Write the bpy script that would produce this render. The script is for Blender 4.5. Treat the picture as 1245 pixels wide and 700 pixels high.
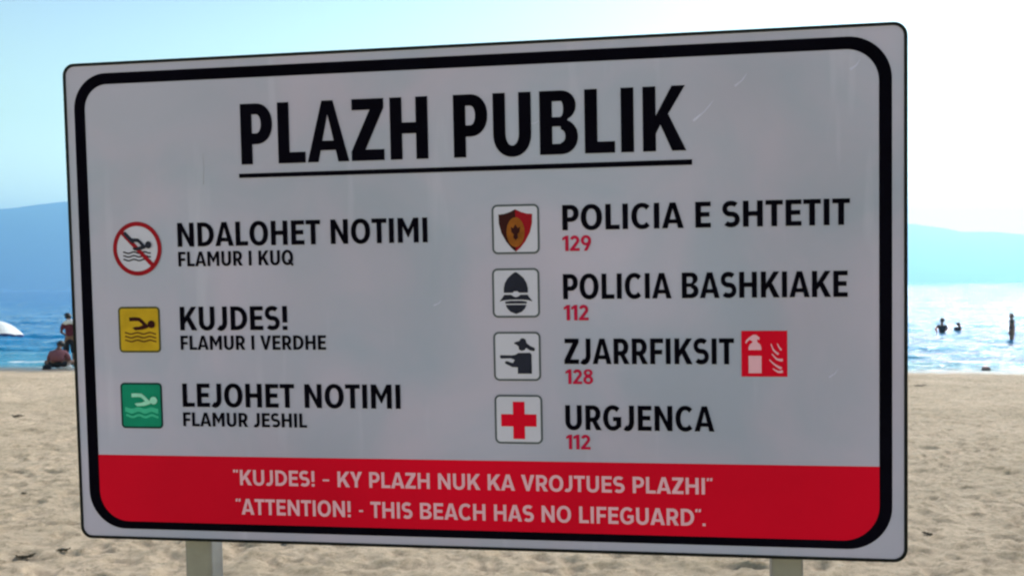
import bpy, bmesh, math, random
import numpy as np
from mathutils import Vector, Matrix
from mathutils.geometry import tessellate_polygon

random.seed(7)
rng = np.random.default_rng(11)
for o in list(bpy.data.objects):
    bpy.data.objects.remove(o, do_unlink=True)
S = bpy.context.scene
COL = S.collection
R = math.radians

# ---------------------------------------------------------------- camera
EYE = 1.62
SEA = -0.50
F_PX = 1273.0
pitch, roll = R(0.135), R(0.41)
cam_d = bpy.data.cameras.new('camera')
cam = bpy.data.objects.new('camera', cam_d)
COL.objects.link(cam)
fwd = Vector((0, math.cos(pitch), -math.sin(pitch)))
r0 = Vector((1, 0, 0)); u0 = r0.cross(fwd)
c_right = r0 * math.cos(roll) - u0 * math.sin(roll)
c_up = u0 * math.cos(roll) + r0 * math.sin(roll)
CAM_LOC = Vector((0, 0, EYE))
m = Matrix.Identity(4)
for i in range(3):
    m[i][0] = c_right[i]; m[i][1] = c_up[i]; m[i][2] = -fwd[i]; m[i][3] = CAM_LOC[i]
cam.matrix_world = m
cam_d.sensor_width = 36
cam_d.lens = F_PX / 1245 * 36
cam_d.clip_start = 0.05
cam_d.clip_end = 60000
cam_d.dof.use_dof = True
cam_d.dof.focus_distance = 1.72
cam_d.dof.aperture_fstop = 15.0
S.camera = cam
S.render.resolution_x = 1024; S.render.resolution_y = 575

# ---------------------------------------------------------------- sky, sun, exposure
SUN_EL, SUN_AZ = 36.0, 30.0            # azimuth measured from +Y towards +X
w = bpy.data.worlds.new('World'); S.world = w; w.use_nodes = True
nt = w.node_tree; nt.nodes.clear()
sky = nt.nodes.new('ShaderNodeTexSky'); sky.sky_type = 'NISHITA'
sky.sun_disc = False
sky.sun_elevation = R(SUN_EL); sky.sun_rotation = R(SUN_AZ)
sky.altitude = 0; sky.air_density = 1.0; sky.dust_density = 0.5; sky.ozone_density = 1.0
bg = nt.nodes.new('ShaderNodeBackground'); bg.inputs['Strength'].default_value = 0.12
out = nt.nodes.new('ShaderNodeOutputWorld')
# sea air near the horizon turns the sky mint and milky
tcw = nt.nodes.new('ShaderNodeTexCoord'); sxw = nt.nodes.new('ShaderNodeSeparateXYZ'); nt.links.new(tcw.outputs['Generated'], sxw.inputs[0])
crw = nt.nodes.new('ShaderNodeValToRGB'); nt.links.new(sxw.outputs['Z'], crw.inputs['Fac'])
ew = crw.color_ramp.elements
ew[0].position = 0.0; ew[0].color = (0.84, 0.72, 0.38, 1)
ew[1].position = 0.55; ew[1].color = (0.25, 0.255, 0.25, 1)
k_ = crw.color_ramp.elements.new(0.08); k_.color = (0.78, 0.67, 0.36, 1)
k_ = crw.color_ramp.elements.new(0.15); k_.color = (0.52, 0.465, 0.245, 1)
k_ = crw.color_ramp.elements.new(0.26); k_.color = (0.345, 0.31, 0.245, 1)
scw = nt.nodes.new('ShaderNodeVectorMath'); scw.operation = 'SCALE'; scw.inputs['Scale'].default_value = 4.0
muw = nt.nodes.new('ShaderNodeVectorMath'); muw.operation = 'MULTIPLY'
nt.links.new(crw.outputs[0], scw.inputs[0]); nt.links.new(scw.outputs[0], muw.inputs[0]); nt.links.new(sky.outputs[0], muw.inputs[1])
nt.links.new(muw.outputs[0], bg.inputs['Color']); nt.links.new(bg.outputs[0], out.inputs['Surface'])
sun_d = bpy.data.lights.new('sun', 'SUN'); sun_d.energy = 5.0; sun_d.angle = R(0.55)
sun_d.color = (1.0, 0.95, 0.88)
sun = bpy.data.objects.new('sun', sun_d); COL.objects.link(sun)
sd = Vector((math.sin(R(SUN_AZ)) * math.cos(R(SUN_EL)), math.cos(R(SUN_AZ)) * math.cos(R(SUN_EL)), math.sin(R(SUN_EL))))
sun.rotation_euler = sd.to_track_quat('Z', 'Y').to_euler()
sun.location = (0, 0, 30)
S.view_settings.view_transform = 'Standard'; S.view_settings.look = 'None'
S.view_settings.gamma = 1.0; S.view_settings.use_curve_mapping = False
S.view_settings.exposure = 0.24
S.render.engine = 'CYCLES'
S.cycles.volume_bounces = 1; S.cycles.filter_width = 2.3; S.cycles.sample_clamp_indirect = 8

# ---------------------------------------------------------------- helpers
def tag(o, label=None, cat=None, group=None, kind=None):
    if label: o['label'] = label
    if cat: o['category'] = cat
    if group: o['group'] = group
    if kind: o['kind'] = kind
    return o

def mesh_obj(name, verts, faces, mat, parent=None, smooth=False):
    me = bpy.data.meshes.new(name)
    me.from_pydata([tuple(v) for v in verts], [], [tuple(f) for f in faces])
    me.update()
    if smooth:
        me.polygons.foreach_set('use_smooth', [True] * len(me.polygons))
    if mat: me.materials.append(mat)
    o = bpy.data.objects.new(name, me); COL.objects.link(o)
    if parent: o.parent = parent
    return o

def bm_obj(name, bm, mat, parent=None, smooth=False):
    me = bpy.data.meshes.new(name); bm.normal_update(); bm.to_mesh(me); bm.free()
    if smooth:
        me.polygons.foreach_set('use_smooth', [True] * len(me.polygons))
    if mat: me.materials.append(mat)
    o = bpy.data.objects.new(name, me); COL.objects.link(o)
    if parent: o.parent = parent
    return o

def empty(name, mw):
    o = bpy.data.objects.new(name, None); COL.objects.link(o)
    o.empty_display_size = 0.2
    o.matrix_world = mw
    return o

def new_mat(name):
    ma = bpy.data.materials.new(name); ma.use_nodes = True
    t = ma.node_tree
    b = t.nodes['Principled BSDF']
    return ma, t, b

def N(t, kind, **kw):
    n = t.nodes.new(kind)
    for k, v in kw.items():
        if k in n.inputs: n.inputs[k].default_value = v
        else: setattr(n, k, v)
    return n

def tinted(name, col, var=0.08, scale=20, rough=0.5, spec=0.5, bump=0.0, metallic=0.0, bscale=None, bdist=0.002):
    """plain paint/cloth with a little uneven colour, gloss and relief"""
    ma, t, b = new_mat(name)
    tc = N(t, 'ShaderNodeTexCoord')
    no = N(t, 'ShaderNodeTexNoise'); no.inputs['Scale'].default_value = scale; no.inputs['Detail'].default_value = 5
    t.links.new(tc.outputs['Object'], no.inputs['Vector'])
    cr = N(t, 'ShaderNodeValToRGB')
    cr.color_ramp.elements[0].position = 0.3; cr.color_ramp.elements[1].position = 0.7
    cr.color_ramp.elements[0].color = tuple(c * (1 - var) for c in col) + (1,)
    cr.color_ramp.elements[1].color = tuple(min(1, c * (1 + var)) for c in col) + (1,)
    t.links.new(no.outputs['Fac'], cr.inputs['Fac']); t.links.new(cr.outputs[0], b.inputs['Base Color'])
    b.inputs['Roughness'].default_value = rough
    b.inputs['Specular IOR Level'].default_value = spec
    b.inputs['Metallic'].default_value = metallic
    if bump:
        n2 = N(t, 'ShaderNodeTexNoise'); n2.inputs['Scale'].default_value = bscale or scale * 4
        t.links.new(tc.outputs['Object'], n2.inputs['Vector'])
        bp = N(t, 'ShaderNodeBump'); bp.inputs['Strength'].default_value = bump; bp.inputs['Distance'].default_value = bdist
        t.links.new(n2.outputs['Fac'], bp.inputs['Height']); t.links.new(bp.outputs[0], b.inputs['Normal'])
    return ma

def vnoise(x, y, scale, seed):
    """smooth value noise sampled at arrays x, y"""
    r = np.random.default_rng(seed)
    G = r.random((256, 256))
    xs = x / scale; ys = y / scale
    xi = np.floor(xs).astype(int); yi = np.floor(ys).astype(int)
    fx = xs - xi; fy = ys - yi
    fx = fx * fx * (3 - 2 * fx); fy = fy * fy * (3 - 2 * fy)
    a = G[xi % 256, yi % 256]; b_ = G[(xi + 1) % 256, yi % 256]
    c = G[xi % 256, (yi + 1) % 256]; d = G[(xi + 1) % 256, (yi + 1) % 256]
    return (a * (1 - fx) + b_ * fx) * (1 - fy) + (c * (1 - fx) + d * fx) * fy - 0.5

def grid_mesh(name, X, Y, Z, mat, attr=None):
    nr, nc = X.shape
    me = bpy.data.meshes.new(name)
    co = np.stack([X, Y, Z], -1).reshape(-1, 3).astype(np.float32)
    idx = np.arange(nr * nc).reshape(nr, nc)
    q = np.stack([idx[:-1, :-1], idx[:-1, 1:], idx[1:, 1:], idx[1:, :-1]], -1).reshape(-1, 4)
    me.vertices.add(len(co)); me.vertices.foreach_set('co', co.ravel())
    me.loops.add(q.size); me.loops.foreach_set('vertex_index', q.ravel().astype(np.int32))
    me.polygons.add(len(q))
    me.polygons.foreach_set('loop_start', (np.arange(len(q)) * 4).astype(np.int32))
    me.polygons.foreach_set('use_smooth', np.ones(len(q), dtype=bool))
    if attr:
        for k, v in attr.items():
            a = me.attributes.new(k, 'FLOAT', 'POINT'); a.data.foreach_set('value', v.ravel().astype(np.float32))
    me.update(calc_edges=True); me.validate()
    me.materials.append(mat)
    o = bpy.data.objects.new(name, me); COL.objects.link(o)
    return o

# ---------------------------------------------------------------- the beach
SH0, SHX = 26.6, -0.13                         # shoreline: y = SH0 + SHX * x
def shore_y(x):
    return SH0 + SHX * x + 0.5 * vnoise(x + 300, x * 0 + 5.5, 3.0, 21) + 0.25 * vnoise(x + 300, x * 0 + 2.5, 0.9, 22)

def beach_base(x, y):
    d = shore_y(x) - y                          # metres inland of the waterline
    f = np.clip(d / 23.0, 0, 1)
    z = SEA + 0.50 * (f * (2 - f)) * 0.62 + 0.19 * np.clip(d / 23.0, 0, 1)
    return np.where(d < 0, SEA + np.maximum(d * 0.045, -1.2), z)

def make_sand():
    xs = np.concatenate([np.arange(-60, -14, 0.6), np.arange(-14, -5.5, 0.06), np.arange(-5.5, 5.5, 0.024), np.arange(5.5, 14, 0.06), np.arange(14, 60, 0.6)])
    ys = np.concatenate([np.arange(-40, 3.6, 0.4), np.arange(3.6, 10, 0.024), np.arange(10, 15, 0.035), np.arange(15, 29, 0.055), np.arange(29, 70, 1.0)])
    X, Y = np.meshgrid(xs, ys)
    Z = beach_base(X, Y)
    d = shore_y(X) - Y
    dry = np.clip((d - 0.7) / 2.5, 0, 1)
    rough = np.zeros_like(Z)
    rough += 0.10 * vnoise(X + 500, Y + 500, 2.3, 1) + 0.040 * vnoise(X + 500, Y + 500, 0.8, 2)
    rough += 0.026 * vnoise(X * 0.8 + 500, Y + 500, 0.34, 3) + 0.034 * vnoise(X + 500, Y + 500, 0.15, 4)
    rough += 0.046 * vnoise(X * 0.8 + 500, Y + 500, 0.10, 5) + 0.020 * vnoise(X + 500, Y + 500, 0.04, 6)
    # trampled footprints
    P = np.zeros_like(Z)
    n = 11000
    py = 3.2 + 24 * rng.random(n) ** 1.25
    px = (rng.random(n) * 2 - 1) * (3.0 + py * 0.55)
    an = rng.random(n) * math.pi
    la = 0.055 + 0.07 * rng.random(n); lb = 0.032 + 0.035 * rng.random(n)
    dep = (0.018 + 0.022 * rng.random(n)) * (0.6 + 4 * la)
    for i in range(n):
        rr = la[i] * 2.2
        x0, x1 = np.searchsorted(xs, [px[i] - rr, px[i] + rr]); y0, y1 = np.searchsorted(ys, [py[i] - rr, py[i] + rr])
        if x1 <= x0 or y1 <= y0: continue
        dx = X[y0:y1, x0:x1] - px[i]; dy = Y[y0:y1, x0:x1] - py[i]
        c, s = math.cos(an[i]), math.sin(an[i])
        u = (dx * c + dy * s) / la[i]; v = (-dx * s + dy * c) / lb[i]
        q = u * u + v * v
        P[y0:y1, x0:x1] += dep[i] * (-np.exp(-q ** 1.5) + 0.42 * np.exp(-(np.sqrt(q) - 1.45) ** 2 / 0.10))
    P = np.clip(P, -0.07, 0.05)
    Z = Z + (rough * 0.66 + P * 0.48) * dry
    Z = Z + 0.015 * (1 - dry) * vnoise(X + 500, Y + 500, 1.1, 8)
    return grid_mesh('sand', X, Y, Z, sand_material()), xs, ys, Z

def sand_material():
    ma, t, b = new_mat('beach_sand')
    ge = N(t, 'ShaderNodeNewGeometry')
    sx = N(t, 'ShaderNodeSeparateXYZ'); t.links.new(ge.outputs['Position'], sx.inputs[0])
    def noise(scale, det=4, rough=0.55):
        n = N(t, 'ShaderNodeTexNoise'); n.inputs['Scale'].default_value = scale
        n.inputs['Detail'].default_value = det; n.inputs['Roughness'].default_value = rough
        t.links.new(ge.outputs['Position'], n.inputs['Vector']); return n
    n1 = noise(0.6, 5); n2 = noise(16, 7, 0.8); n3 = noise(260, 3, 0.8)
    cr = N(t, 'ShaderNodeValToRGB'); e = cr.color_ramp.elements
    e[0].position = 0.32; e[0].color = (0.51, 0.395, 0.275, 1)
    e[1].position = 0.68; e[1].color = (0.65, 0.50, 0.36, 1)
    t.links.new(n1.outputs['Fac'], cr.inputs['Fac'])
    cr2 = N(t, 'ShaderNodeValToRGB'); e = cr2.color_ramp.elements
    e[0].position = 0.36; e[0].color = (0.68, 0.65, 0.61, 1)
    e[1].position = 0.52; e[1].color = (1.20, 1.175, 1.13, 1)
    t.links.new(n2.outputs['Fac'], cr2.inputs['Fac'])
    mx = N(t, 'ShaderNodeMix', data_type='RGBA', blend_type='MULTIPLY'); mx.inputs[0].default_value = 1
    t.links.new(cr.outputs[0], mx.inputs[6]); t.links.new(cr2.outputs[0], mx.inputs[7])
    cr3 = N(t, 'ShaderNodeValToRGB'); e = cr3.color_ramp.elements
    e[0].position = 0.33; e[0].color = (0.72, 0.70, 0.68, 1)
    e[1].position = 0.6; e[1].color = (1.06, 1.06, 1.06, 1)
    t.links.new(n3.outputs['Fac'], cr3.inputs['Fac'])
    m2 = N(t, 'ShaderNodeMix', data_type='RGBA', blend_type='MULTIPLY'); m2.inputs[0].default_value = 0.8
    t.links.new(mx.outputs[2], m2.inputs[6]); t.links.new(cr3.outputs[0], m2.inputs[7])
    # wet sand close to the water level
    wn = noise(1.3, 4)
    ad = N(t, 'ShaderNodeMath', operation='MULTIPLY_ADD'); ad.inputs[1].default_value = -0.06
    t.links.new(wn.outputs['Fac'], ad.inputs[0]); t.links.new(sx.outputs['Z'], ad.inputs[2])
    mr = N(t, 'ShaderNodeMapRange'); mr.inputs['From Min'].default_value = SEA - 0.005; mr.inputs['From Max'].default_value = SEA + 0.045
    mr.inputs['To Min'].default_value = 1; mr.inputs['To Max'].default_value = 0
    t.links.new(ad.outputs[0], mr.inputs['Value'])
    wc = N(t, 'ShaderNodeMix', data_type='RGBA'); wc.inputs[7].default_value = (0.17, 0.135, 0.105, 1)
    t.links.new(mr.outputs[0], wc.inputs[0]); t.links.new(m2.outputs[2], wc.inputs[6])
    t.links.new(wc.outputs[2], b.inputs['Base Color'])
    ro = N(t, 'ShaderNodeMapRange'); ro.inputs['To Min'].default_value = 0.95; ro.inputs['To Max'].default_value = 0.28
    t.links.new(mr.outputs[0], ro.inputs['Value']); t.links.new(ro.outputs[0], b.inputs['Roughness'])
    b.inputs['Specular IOR Level'].default_value = 0.25
    nb = noise(26, 7, 0.85)
    bp = N(t, 'ShaderNodeBump'); bp.inputs['Strength'].default_value = 0.9; bp.inputs['Distance'].default_value = 0.028
    t.links.new(nb.outputs['Fac'], bp.inputs['Height'])
    bp2 = N(t, 'ShaderNodeBump'); bp2.inputs['Strength'].default_value = 0.35; bp2.inputs['Distance'].default_value = 0.002
    t.links.new(n3.outputs['Fac'], bp2.inputs['Height']); t.links.new(bp.outputs[0], bp2.inputs['Normal'])
    t.links.new(bp2.outputs[0], b.inputs['Normal'])
    return ma

sand, SXS, SYS, SZ = make_sand()
tag(sand, 'pale trampled beach sand covered in footprints', kind='structure')
def sand_z(x, y):
    i = min(max(int(np.searchsorted(SYS, y)), 0), len(SYS) - 1); j = min(max(int(np.searchsorted(SXS, x)), 0), len(SXS) - 1)
    return float(SZ[i, j])

# ---------------------------------------------------------------- the sea
def sea_material():
    ma, t, b = new_mat('sea_water')
    ge = N(t, 'ShaderNodeNewGeometry')
    mp = N(t, 'ShaderNodeMapping'); mp.inputs['Scale'].default_value = (0.55, 1.0, 1.0)
    t.links.new(ge.outputs['Position'], mp.inputs['Vector'])
    def noise(scale, det, rough=0.6):
        n = N(t, 'ShaderNodeTexNoise'); n.inputs['Scale'].default_value = scale
        n.inputs['Detail'].default_value = det; n.inputs['Roughness'].default_value = rough
        t.links.new(mp.outputs[0], n.inputs['Vector']); return n
    # turquoise over the sandy shallows, deeper blue outside
    at = N(t, 'ShaderNodeAttribute'); at.attribute_name = 'offshore'
    cr = N(t, 'ShaderNodeValToRGB'); e = cr.color_ramp.elements
    e[0].position = 0.0; e[0].color = (0.20, 0.30, 0.30, 1)
    e[1].position = 1.0; e[1].color = (0.001, 0.16, 0.46, 1)
    k = cr.color_ramp.elements.new(0.12); k.color = (0.02, 0.29, 0.40, 1)
    k = cr.color_ramp.elements.new(0.45); k.color = (0.001, 0.215, 0.47, 1)
    t.links.new(at.outputs['Fac'], cr.inputs['Fac'])
    pn = noise(0.25, 4)
    cv = N(t, 'ShaderNodeMapRange'); cv.inputs['To Min'].default_value = 0.75; cv.inputs['To Max'].default_value = 1.25
    t.links.new(pn.outputs['Fac'], cv.inputs['Value'])
    vm = N(t, 'ShaderNodeVectorMath', operation='SCALE'); t.links.new(cr.outputs[0], vm.inputs[0]); t.links.new(cv.outputs[0], vm.inputs['Scale'])
    # foam
    fa = N(t, 'ShaderNodeAttribute'); fa.attribute_name = 'foam'
    fn = noise(3.2, 6, 0.7)
    f1 = N(t, 'ShaderNodeMath', operation='ADD'); t.links.new(fa.outputs['Fac'], f1.inputs[0]); t.links.new(fn.outputs['Fac'], f1.inputs[1])
    f2 = N(t, 'ShaderNodeMapRange'); f2.inputs['From Min'].default_value = 0.98; f2.inputs['From Max'].default_value = 1.14
    t.links.new(f1.outputs[0], f2.inputs['Value'])
    fc = N(t, 'ShaderNodeMix', data_type='RGBA'); fc.inputs[7].default_value = (0.78, 0.80, 0.80, 1)
    t.links.new(f2.outputs[0], fc.inputs[0]); t.links.new(vm.outputs[0], fc.inputs[6])
    t.links.new(fc.outputs[2], b.inputs['Base Color'])
    rr = N(t, 'ShaderNodeMapRange'); rr.inputs['To Min'].default_value = 0.07; rr.inputs['To Max'].default_value = 0.7
    t.links.new(f2.outputs[0], rr.inputs['Value']); t.links.new(rr.outputs[0], b.inputs['Roughness'])
    b.inputs['IOR'].default_value = 1.333; b.inputs['Specular IOR Level'].default_value = 0.2
    b.inputs['Specular Tint'].default_value = (0.8, 0.95, 1.0, 1)
    w1 = noise(1.1, 3); w2 = noise(3.2, 4, 0.52)
    b1 = N(t, 'ShaderNodeBump'); b1.inputs['Strength'].default_value = 1.0; b1.inputs['Distance'].default_value = 0.40
    t.links.new(w1.outputs['Fac'], b1.inputs['Height'])
    b2 = N(t, 'ShaderNodeBump'); b2.inputs['Strength'].default_value = 1.0; b2.inputs['Distance'].default_value = 0.20
    t.links.new(w2.outputs['Fac'], b2.inputs['Height']); t.links.new(b1.outputs[0], b2.inputs['Normal'])
    t.links.new(b2.outputs[0], b.inputs['Normal'])
    return ma

def make_sea():
    rows = [22.0]
    st = 0.10
    while rows[-1] < 9500:
        rows.append(rows[-1] + st)
        if rows[-1] > 40: st *= 1.0085
    ys = np.array(rows)
    tt = np.linspace(-1, 1, 700)
    W_ = 45 + np.maximum(ys - 30, 0) * 1.0
    X = tt[None, :] * W_[:, None]
    Y = np.repeat(ys[:, None], len(tt), 1)
    off = Y - shore_y(X)
    wob = 1.4 * vnoise(X + 900, Y + 900, 7.0, 31) + 0.5 * vnoise(X + 900, Y + 900, 2.2, 32)
    ph = (off + wob)
    amp = np.clip((off + 0.3) / 3.0, 0, 1) * np.clip((70 - off) / 40, 0, 1)
    crest = np.maximum(0, np.cos(2 * math.pi * (ph - 1.5) / 3.6)) ** 5
    crest *= np.clip(0.65 + 1.3 * vnoise(X + 900, Y + 900, 5.0, 33), 0, 1.3)
    Z = SEA + 0.004 + 0.14 * crest * amp
    Z += (0.10 * vnoise(X * 0.6 + 900, Y + 900, 1.5, 34) + 0.07 * vnoise(X * 0.8 + 900, Y + 900, 0.6, 35)) * np.clip(off / 5, 0.06, 1) * np.clip((220 - off) / 120, 0, 1)
    # thin swash running up the wet sand
    Z += np.clip(-off, 0, 0.5) * 0.0
    foam = 0.62 * crest * np.clip((9 - off) / 6, 0, 1) * np.clip((off + 1) / 1.0, 0, 1)
    foam = np.maximum(foam, (0.52 + 0.5 * vnoise(X + 900, Y + 900, 1.3, 36)) * np.exp(-((off - 0.15 + 0.25 * wob) / 0.42) ** 2))
    foam = np.maximum(foam, (0.50 + 0.55 * vnoise(X + 900, Y + 900, 2.1, 37)) * np.exp(-((off - 1.6 + 0.7 * wob) / 0.6) ** 2))
    offa = np.clip(np.log1p(np.maximum(off, 0)) / math.log(400), 0, 1)
    return grid_mesh('sea', X, Y, Z, sea_material(), {'foam': foam, 'offshore': offa})

sea = make_sea()
tag(sea, 'blue sea with small waves and sun glitter to the right', kind='structure')

# ---------------------------------------------------------------- hills across the bay
def hill_mat(name, ca, cb, scale):
    ma, t, b = new_mat(name)
    ge = N(t, 'ShaderNodeNewGeometry')
    no = N(t, 'ShaderNodeTexNoise'); no.inputs['Scale'].default_value = scale; no.inputs['Detail'].default_value = 8
    t.links.new(ge.outputs['Position'], no.inputs['Vector'])
    cr = N(t, 'ShaderNodeValToRGB'); e = cr.color_ramp.elements
    e[0].position = 0.35; e[0].color = ca + (1,); e[1].position = 0.65; e[1].color = cb + (1,)
    t.links.new(no.outputs['Fac'], cr.inputs['Fac']); t.links.new(cr.outputs[0], b.inputs['Base Color'])
    b.inputs['Roughness'].default_value = 0.95; b.inputs['Specular IOR Level'].default_value = 0.1
    return ma

def make_hills(name, dist, depth, profile, seed, mat):
    """profile: list of (azimuth tangent x/f, height tangent) along the ridge"""
    txs = np.linspace(profile[0][0], profile[-1][0], 360)
    hs = np.interp(txs, [p[0] for p in profile], [p[1] for p in profile])
    vs = np.linspace(0, 1, 60)
    T, V = np.meshgrid(txs, vs)
    Hh = np.repeat(hs[None, :], len(vs), 0) * dist
    Y = dist - depth * 0.5 + depth * V
    X = T * dist + 0 * V
    sh = np.sin(np.pi * V) ** 0.9
    nz = vnoise(X + 50000, Y + 50000, 900, seed) * 0.16 + vnoise(X + 50000, Y + 50000, 330, seed + 1) * 0.10 + vnoise(X + 50000, Y + 50000, 120, seed + 2) * 0.035
    ridge = np.exp(-((V - 0.5) / 0.12) ** 2)
    Z = SEA - 3 + (Hh * sh) * (1 + nz * (1 - 0.9 * ridge))
    Z += ridge * (vnoise(X + 50000, Y + 50000, 420, seed + 5) * 22 + vnoise(X + 50000, Y + 50000, 90, seed + 6) * 5)
    return grid_mesh(name, X, Y, Z, mat)

px2t = lambda x: (x - 622.5) / F_PX
hgt = lambda x, y: (347 - (x - 622.5) * 0.00715 - y) / F_PX
prof = [(px2t(x), max(h, 0.0)) for x, h in
        [(-1500, 0.02), (-900, 0.055), (-400, 0.062), (-150, 0.066), (0, hgt(0, 253)), (25, hgt(25, 251.5)), (60, hgt(60, 246)), (80, hgt(80, 243.5)), (140, 0.087), (300, 0.092), (430, 0.088), (560, 0.070), (700, 0.03), (780, 0.0)]]
hl = make_hills('hills', 6500, 2000, prof, 41, hill_mat('near_hill_scrub', (0.012, 0.045, 0.035), (0.03, 0.08, 0.060), 0.006))
tag(hl, 'blue hazy mountain ridge across the bay, left of the sign', kind='structure')
prof2 = [(px2t(x), max(h, 0.0)) for x, h in
         [(250, 0.0), (420, 0.045), (700, 0.062), (950, 0.066), (1060, 0.0605), (1105, hgt(1105, 272)), (1130, hgt(1130, 275)), (1150, hgt(1150, 278)), (1167, hgt(1167, 282)), (1195, hgt(1195, 281.5)), (1245, hgt(1245, 285)), (1400, 0.040), (1800, 0.03), (2600, 0.0)]]
hr = make_hills('hills', 8300, 2200, prof2, 61, hill_mat('far_hill_scrub', (0.05, 0.075, 0.045), (0.09, 0.10, 0.065), 0.004))
tag(hr, 'pale mountain ridge fading into bright haze, right of the sign', kind='structure')

# ---------------------------------------------------------------- the sign: frame of reference
CA = Vector((0.98539234, -0.01036656, -0.16998375))      # board x axis in camera space (right, down, forward)
CB = Vector((-0.01932904, -0.99850362, -0.05115574))     # board up axis
CP = Vector((-0.5467643, 0.31676785, 1.33084515)) * 1.2
def c2w(v):
    return c_right * v[0] - c_up * v[1] + fwd * v[2]
BX = c2w(CA).normalized(); BY = (c2w(CB) - BX * c2w(CB).dot(BX)).normalized(); BZ = BX.cross(BY)
B0 = CAM_LOC + c2w(CP)
MM = 0.001
# base of the sign: where the line midway between the posts meets the sand
mid = B0 + BX * 0.62 - BZ * 0.05
drop = (mid.z - 0.0) / BY.z
base = mid - BY * drop
OFF = B0 - base
ox, oy, oz = OFF.dot(BX), OFF.dot(BY), OFF.dot(BZ)
mw = Matrix.Identity(4)
for i in range(3):
    mw[i][0] = BX[i]; mw[i][1] = BY[i]; mw[i][2] = BZ[i]; mw[i][3] = base[i]
sign = empty('beach_sign', mw)
tag(sign, 'large white beach information sign with black border and red bottom band on grey posts', 'sign')

def L(x, y, z=0.0):
    """board millimetres -> sign local metres; z = mm in front of the board face"""
    if y < 140: y = y + 3.0 * (x / 1200) * min(1, (140 - y) / 30 + 0.4)
    return Vector((ox + x * MM, oy + y * MM, oz + z * MM))

def flat(polys, z=0.5):
    """polys: list of (outer, holes, layer) in board mm -> verts, faces"""
    vs, fs = [], []
    for k, (outer, holes, ly) in enumerate(polys):
        loops = [[Vector((p[0], p[1], 0)) for p in lp] for lp in [outer] + list(holes)]
        tr = tessellate_polygon(loops)
        b0 = len(vs); fl = [p for lp in loops for p in lp]
        vs += [L(p.x, p.y, z + ly * 0.25) for p in fl]
        for a, b_, c in tr:
            A, B, C_ = fl[a], fl[b_], fl[c]
            if (B - A).cross(C_ - A).z < 0: b_, c = c, b_
            fs.append((b0 + a, b0 + b_, b0 + c))
    return vs, fs

def printed(name, polys, mat, parent, z=0.5, label=None):
    v, f = flat(polys, z)
    o = mesh_obj(name, v, f, mat, parent)
    if label: o['label'] = label
    return o

def rrect(x0, y0, x1, y1, r, n=10, rs=None):
    rs = rs or (r, r, r, r)       # bl, br, tr, tl
    pts = []
    for (cx, cy, r_, a0) in ((x0 + rs[0], y0 + rs[0], rs[0], 180), (x1 - rs[1], y0 + rs[1], rs[1], 270), (x1 - rs[2], y1 - rs[2], rs[2], 0), (x0 + rs[3], y1 - rs[3], rs[3], 90)):
        for i in range(n + 1):
            a = R(a0 + 90 * i / n); pts.append((cx + r_ * math.cos(a), cy + r_ * math.sin(a)))
    return pts

def ell(cx, cy, rx, ry, a0=0, a1=360, n=24, e=2.0, close=True):
    m_ = n if (a1 - a0 == 360) else n + 1
    pts = []
    for i in range(m_):
        a = R(a0 + (a1 - a0) * i / n); c, s = math.cos(a), math.sin(a)
        pts.append((cx + rx * math.copysign(abs(c) ** (2 / e), c), cy + ry * math.copysign(abs(s) ** (2 / e), s)))
    return pts

def stroke(pts, wd, w_end=None):
    n = len(pts); left, right = [], []
    for i in range(n):
        ww = (wd + ((w_end if w_end is not None else wd) - wd) * i / (n - 1)) / 2
        p = Vector(pts[i])
        d0 = (p - Vector(pts[i - 1])).normalized() if i > 0 else None
        d1 = (Vector(pts[i + 1]) - p).normalized() if i < n - 1 else None
        if d0 is None: d0 = d1
        if d1 is None: d1 = d0
        t = (d0 + d1).normalized(); nn = Vector((-t.y, t.x))
        k = ww / max(0.45, nn.dot(Vector((-d0.y, d0.x))))
        left.append(tuple(p + nn * k)); right.append(tuple(p - nn * k))
    return left + right[::-1]

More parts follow.
